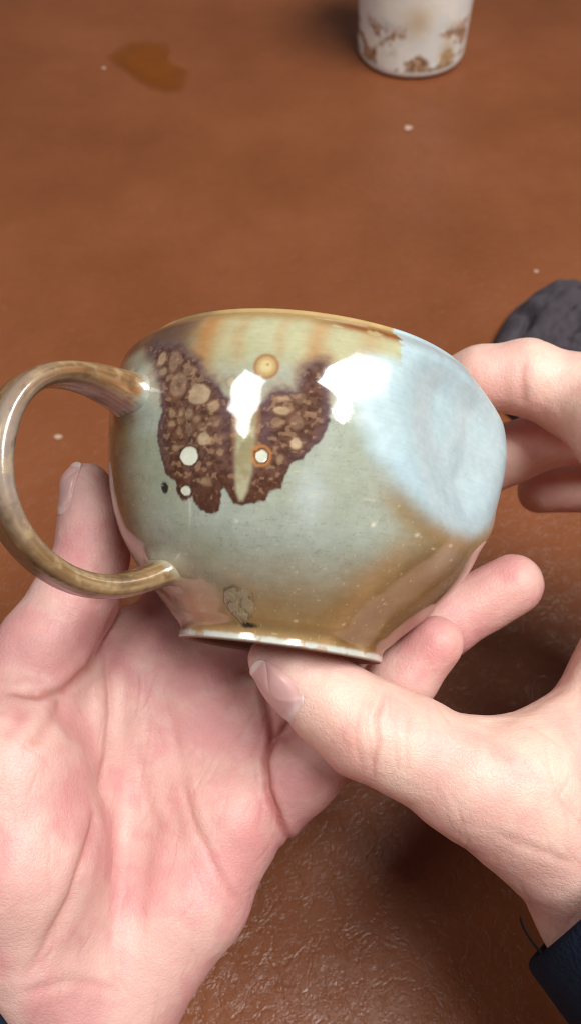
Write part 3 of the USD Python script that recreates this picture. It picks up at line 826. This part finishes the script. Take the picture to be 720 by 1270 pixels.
L_SWELLS = [
    (110, 680, 45, 0.3, .55), (103, 620, 30, 0.2, .35), (300, 1010, 60, 1.6, .45), (230, 890, 60, .8, .15), (20, 1080, 90, .8, .25), (110, 860, 30, .6, .25),
    (185, 1060, 60, -1.8, -.25), (150, 960, 40, -1.0, .1), (150, 1220, 70, .5, -.25), (620, 735, 40, .2, .55), (570, 770, 30, 0, .35), (535, 810, 30, .2, .45), (380, 970, 40, .3, .1), (180, 800, 60, 0, .35),
]
hand_l = thing("hand", "left hand with open palm carrying the mug from below, thumb beside the handle", "hand", at=W(P(150, 1100, 245)))
lm, red, line, sx, sy = skin_mesh(LEFT, L_CREASES, L_SWELLS, (3, 90, 0, 820, 360, 1290, 1.75))
TINT, BLOTCH, PALM = srgb(212, 168, 158), srgb(194, 106, 108), srgb(206, 150, 146)
obj("skin", (W(lm.vertices), lm.faces), M_SKIN, hand_l, colors=skin_color(lm.vertices, red, line, TINT, BLOTCH, PALM))
nail(lm, P(112, 612, 252.5), (-.84, -.2, -.50), (.22, -.97, .03), 14.5, 10.5, hand_l)
sleeve(P(30, 1232, 240), (-.74, .58, -.30), 37, 42, 90, hand_l, 5)

# right hand: thumb pressed on the foot, fingers closing behind the wall, back of the hand out of the picture to the right
RIGHT_H = [
    (0, 10.0, [
        chain((800, 1105, 236, 25), (700, 1035, 226, 17), (660, 1008, 223, 15.5), (575, 965, 219, 12.5)),
        chain((640, 965, 221, 13), (705, 930, 228, 12.4), (805, 855, 246, 14)),
        chain((820, 1100, 238, 25), (790, 985, 230, 18), (805, 840, 240, 17), (865, 612, 230, 18)),
        chain((840, 1100, 240, 25), (880, 850, 252, 16), (890, 640, 268, 13)),
        chain((850, 1110, 242, 24), (920, 900, 270, 14), (925, 680, 298, 11)),
        chain((800, 1105, 234, 25), (930, 1245, 214, 27)),
    ]),
    (3.0, 4.0, [chain((590, 972, 219, 12.8), (507, 926, 219, 11.2), (455, 903, 219.5, 11.0), (410, 872, 220.5, 9.7), (370, 838, 223, 8.4), (340, 818, 225.5, 6.2))]),
    (2.0, 3.0, [chain((865, 612, 230, 18), (782, 536, 246, 13.8), (718, 493, 261, 11.2), (652, 468, 262, 9.9), (597, 470, 264, 8.8), (560, 476, 270, 7.2))]),
    (0.5, 3.0, [chain((890, 640, 270, 13), (800, 550, 287, 10.0), (700, 535, 286, 9.2), (632, 563, 283, 8.4), (588, 592, 284, 7.2))]),
    (0.5, 3.0, [chain((925, 690, 300, 11), (850, 612, 305, 9.0), (740, 602, 305, 8.2), (669, 609, 303, 7.0))]),
]
R_CREASES = [
    ([(478, 858), (466, 891), (469, 920), (460, 961)], 3.2, .5, .35, 190, 300),
    ([(492, 868), (488, 900), (492, 950), (478, 972)], 3.0, .18, .12, 190, 300),
    ([(508, 880), (503, 915), (505, 960)], 3.0, .18, .12, 190, 300),
    ([(448, 868), (440, 905), (448, 950)], 3.0, .15, .12, 190, 300),
    ([(612, 1035), (680, 1060), (720, 1075)], 5.0, .35, .1, 190, 300),
    ([(600, 905), (615, 930), (640, 945)], 6.0, .5, .1, 190, 300),
    ([(650, 446), (647, 470), (646, 505)], 5.5, .6, .2, 230, 300),
]
R_SWELLS = [
    (438, 925, 34, .7, .55), (405, 900, 26, .1, .35), (370, 872, 26, 0, .2), (360, 820, 30, 0, .2), (600, 480, 30, .3, .35), (680, 500, 40, .3, .2), (700, 900, 70, .8, .12), (520, 880, 20, .2, .2), (610, 900, 26, -.8, .2), (478, 850, 16, .5, .25),
]
hand_r = thing("hand", "right hand pressing its thumb on the foot of the mug, fingers behind the wall", "hand", at=W(P(720, 1000, 230)))
rm_, red, line, sx, sy = skin_mesh(RIGHT_H, R_CREASES, R_SWELLS, (4, 60, 400, 860, 740, 1160, 1.2))
obj("skin", (W(rm_.vertices), rm_.faces), M_SKIN, hand_r, colors=skin_color(rm_.vertices, red, line, srgb(222, 184, 168), srgb(200, 120, 110), srgb(218, 172, 160)))
nail(rm_, P(357, 833, 224), (-.44, .50, -.75), (-.76, -.64, .08), 15.0, 12.5, hand_r)
sleeve(P(785, 1070, 228), (.62, .66, -.42), 35, 41, 110, hand_r, 15)


# ------------------------------------------------------------------ the tumbler behind
tp = table_point(508, 64)
tz = table_z(tp)
prof = [(0.001, .0022), (.024, .0022), (.0275, .0018), (.029, .0004), (.0305, 0), (.0325, .0004), (.0338, .0016), (.0343, .0036)]
prof += [(.0343 + .0030 * (z / .1) ** 1.2, z) for z in np.linspace(.006, .104, 60)]
prof += [(.0371, .1054), (.0364, .1060), (.0354, .1056), (.0349, .1045)]
prof += [(.0316 + .0030 * (z / .1) ** 1.2, z) for z in np.linspace(.102, .010, 30)] + [(.029, .0065), (.02, .0055), (.001, .0052)]
prof = np.array(prof)
ta = np.linspace(0, 2 * np.pi, 321)[:-1]
TA, PR = np.meshgrid(ta, np.arange(len(prof)), indexing="ij")
rr, zz = prof[PR, 0], prof[PR, 1]
wobq = 1 + .010 * np.sin(3 * TA + 1) + .006 * np.sin(5 * TA)
tvv = np.stack([tp[0] + rr * wobq * np.cos(TA), tp[1] + rr * wobq * np.sin(TA), tz + 0.0003 + zz], -1).reshape(-1, 3)
qq = np.stack([np.cos(TA) * 34, np.sin(TA) * 34, zz * 1000], -1).reshape(-1, 3)
hh, outs = qq[:, 2], (PR < 68).ravel()
f1, f2, f3 = fbm(qq * .10, 4, 101), fbm(qq * .34, 4, 102), fbm(qq * .07, 3, 103)
tc = lerp(srgb(243, 240, 230), srgb(232, 234, 230), sst(.4, .6, f3))
front = np.cos(wrap(TA.ravel() + math.pi / 2))
lace = np.exp(-(np.abs(f2 - .5) / .045) ** 2)
zone = sst(.50, .56, f1 + .09 * np.exp(-((hh - 8) / 8) ** 2) - .04) * (1 - sst(24, 36, hh)) * sst(3.5, 6, hh)
tc = lerp(tc, srgb(190, 146, 104), zone * .85)
tc = lerp(tc, srgb(104, 70, 46), np.clip(lace * zone * 1.5, 0, 1) * .95)
tc = lerp(tc, srgb(84, 64, 50), np.exp(-((hh - 5.5) / 1.2) ** 2) * sst(.49, .56, f2) * .8)
for a0, h0, w0, h1 in ((-1.62, 36, .26, 11), (-1.0, 16, .18, 9)):
    tc = lerp(tc, srgb(196, 168, 124), .7 * np.exp(-(wrap(TA.ravel() - a0) / w0) ** 2 - ((hh - h0) / h1) ** 2))
dl2 = np.abs(wrap(TA.ravel() + 2.13 + .01 * (hh - 24))) * 34
tc = lerp(tc, srgb(110, 78, 52), .85 * sst(.42, .55, f2) * np.exp(-(dl2 / 4) ** 2 - ((hh - 24) / 8) ** 2))
tc = lerp(tc, srgb(226, 214, 216), (1 - sst(2.2, 3.6, hh)) * outs)
tm2 = outward(tvv, grid_faces(len(ta), len(prof), closed_u=True))
M_TUMBLER = tone_mat("white_glaze", 0.16, 500, 0.00008, vary=0.05, vary_scale=200, spec=0.5)
o = obj("tumbler", tm2, M_TUMBLER, colors=np.clip(tc, .01, .9))
describe(o.GetPrim(), "white glazed tumbler with brown lacy spots near its base, standing on the table", "tumbler")

# ------------------------------------------------------------------ the dark cloth at the right edge
cp = table_point(800, 468)
un, vn = np.meshgrid(np.linspace(0, 1, 130), np.linspace(0, 2 * np.pi, 241)[:-1], indexing="ij")
rim_r = 0.066 * (1 + .22 * (fbm(np.stack([np.cos(vn) * 1.6, np.sin(vn) * 1.6, 0 * vn], -1), 3, 111) - .5))
x, y = un * rim_r * np.cos(vn) * 1.1, un * rim_r * np.sin(vn) * .95
dome_h = 0.027 * np.sqrt(np.clip(1 - un ** 2.6, 0, 1))
qf = np.stack([x * 26, y * 26, 0 * x], -1)
fold = fbm(qf + 2 * fbm(qf * .7, 2, 5)[..., None], 4, 113) - .5
ridge = np.abs(fbm(qf * .9 + 5, 3, 117) - .5)
z = dome_h * (1 + 0.9 * fold + .35 * (fbm(qf * 5, 3, 119) - .5)) - .020 * np.exp(-(ridge / .05) ** 2) * (1 - un ** 4) * .6
cv = np.stack([cp[0] + x, cp[1] + y, np.maximum(z, 0) + table_z(cp) + .0006], -1)
tuck = cv[-1].copy(); tuck[:, :2] = cp[:2] + (tuck[:, :2] - cp[:2]) * .985
nU = un.shape[0]
cvv = cv.transpose(1, 0, 2)
base_pt = cvv[:, -1:].copy(); base_pt[..., :2] = cp[:2] + (base_pt[..., :2] - cp[:2]) * .9; base_pt[..., 2] -= .0004
mid_pt = base_pt.copy(); mid_pt[..., :2] = cp[:2] + (mid_pt[..., :2] - cp[:2]) * .001
cvv = np.concatenate([cvv, base_pt, mid_pt], 1)
cl = outward(cvv.reshape(-1, 3), grid_faces(240, nU + 2, closed_u=True))
o = obj("cloth", cl, M_CHARCOAL)
describe(o.GetPrim(), "dark grey crumpled cloth lying on the table behind the fingertips", "cloth")

# ------------------------------------------------------------------ spill, crumbs, loose thread
sp = [(133, 70), (146, 60), (160, 52), (185, 50), (207, 53), (211, 62), (207, 74), (218, 82), (235, 88), (234, 102), (226, 115), (208, 117), (190, 113), (172, 102), (158, 90), (142, 80)]
spw = np.array([table_point(a, b)[:2] for a, b in sp])
poly = shapely.Polygon(spw).buffer(.004).buffer(-.004).buffer(.0015)
ctr2 = np.array(poly.centroid.coords[0])
bd = np.array([poly.exterior.interpolate(k / 160, normalized=True).coords[0] for k in range(160)])
bd = ctr2 + (bd - ctr2) * (1 + .05 * (fbm(np.c_[bd * 160, np.zeros(160)], 3, 121) - .5))[:, None]
lev = [1, .97, .93, .86, .7, .45, .2, .001]
hgt = [.0002, .00055, .0008, .0010, .00115, .0012, .0012, .0012]
sv = np.stack([np.c_[ctr2 + (bd - ctr2) * l, np.full(160, h)] for l, h in zip([.999, .5, .001], [0, 0, 0])][::-1] + [np.c_[ctr2 + (bd - ctr2) * l, np.full(160, h)] for l, h in zip(lev, hgt)], 1)
sv[..., 2] += np.array([[table_z(p) for p in r] for r in sv[:, -3:-2]]).reshape(160, 1) * 0 + table_z(ctr2) + .0002
sm = outward(sv.reshape(-1, 3), grid_faces(160, sv.shape[1], closed_u=True))
M_SPILL = mat("tea_spill", {"e": ("attribute", {"attribute": "depth"}), "g": ("texture_coordinate", {}), "n": ("noise_texture", {"scale": 90, "detail": 4}),
                            "m": ("math", {"math_type": "multiply_add", "value2": 0.7}), "c": ("math", {"math_type": "multiply", "use_clamp": True}),
                            "t": ("transparent_bsdf", {"color": (1, 1, 1)}), "p": ("principled_bsdf", {"base_color": (0.22, 0.062, 0.009), "roughness": 0.2, "specular_ior_level": 0.4}),
                            "x": ("mix_closure", {})},
              [("g.object", "n.vector"), ("n.fac", "m.value1"), ("e.fac", "m.value3"), ("m.value", "c.value1"), ("e.fac", "c.value2"), ("c.value", "x.fac"), ("t.BSDF", "x.closure1"), ("p.BSDF", "x.closure2")], surface="x.closure")
dep = np.interp(np.linalg.norm(sv[..., :2] - ctr2, axis=-1) / np.linalg.norm(bd - ctr2, axis=1)[:, None], [0, .5, .8, 1], [.62, .62, .5, 0.0])
o = obj("spill", sm, M_SPILL, smooth=True, extra={"depth": dep.ravel()})
describe(o.GetPrim(), "small glossy amber puddle on the brown leather near the top", "spill")

M_CRUMB = mat("pale_clay", {"p": ("principled_bsdf", {"base_color": (0.42, 0.29, 0.21), "roughness": 0.8})})
for px, py, r, lab in ((506, 160, 1.9, "pale clay crumb on the leather just in front of the white tumbler"), (129, 85, 1.0, "tiny pale crumb beside the left end of the amber puddle"),
                       (72, 543, 1.3, "pale crumb on the leather seen through the mug handle"), (664, 337, .9, "tiny pale crumb above the dark grey cloth"),
                       (229, 1249, .45, "tiny pale speck on the leather beside the wrist of the open palm")):
    c0 = table_point(px, py)
    ico = trimesh.creation.icosphere(3)
    v = ico.vertices * np.array([1.3, 1.0, .45]) * r * .001
    v = v * (1 + 1.1 * (fbm(ico.vertices * 1.6 + px, 3, 131) - .5))[:, None]
    o = obj("crumb", (v + np.array([c0[0], c0[1], table_z(c0) + r * .0003]), ico.faces), M_CRUMB)
    describe(o.GetPrim(), lab, "crumb")

M_THREAD = mat("dark_thread", {"p": ("principled_bsdf", {"base_color": (.004, .004, .005), "roughness": .9, "specular_ior_level": .1})})
cpt = cuff_points[-1]
cpx = np.stack([360 + FPX * cpt[:, 0] / cpt[:, 2], 635 + FPX * cpt[:, 1] / cpt[:, 2]], 1)
near = np.hypot(cpx[:, 0] - 664, cpx[:, 1] - 1186) < 9
root = cpt[near][cpt[near][:, 2].argmin()]                 # on the hem of the cuff
tk = CubicSpline([0, .5, 1], np.array([P(645, 1136, root[2] - 3), P(652, 1157, root[2] - 2), root]))(np.linspace(0, 1, 24))
dt = np.gradient(tk, axis=0); dt /= np.linalg.norm(dt, axis=1, keepdims=True)
e1 = np.cross(dt, [0, 0, 1.0]); e1 /= np.linalg.norm(e1, axis=1, keepdims=True); e2 = np.cross(dt, e1)
aa = np.linspace(0, 2 * np.pi, 9)[:-1]
rad = np.interp(np.linspace(0, 1, 24), [0, .1, 1], [.08, .24, .28])
rad[0] = rad[-1] = .01
tv3 = tk[:, None] + rad[:, None, None] * (np.cos(aa)[None, :, None] * e1[:, None] + np.sin(aa)[None, :, None] * e2[:, None])
tf = grid_faces(8, 24, closed_u=True)
tv3 = tv3.transpose(1, 0, 2).reshape(-1, 3)
obj("loose_thread", outward(W(tv3), tf), M_THREAD, hand_r)
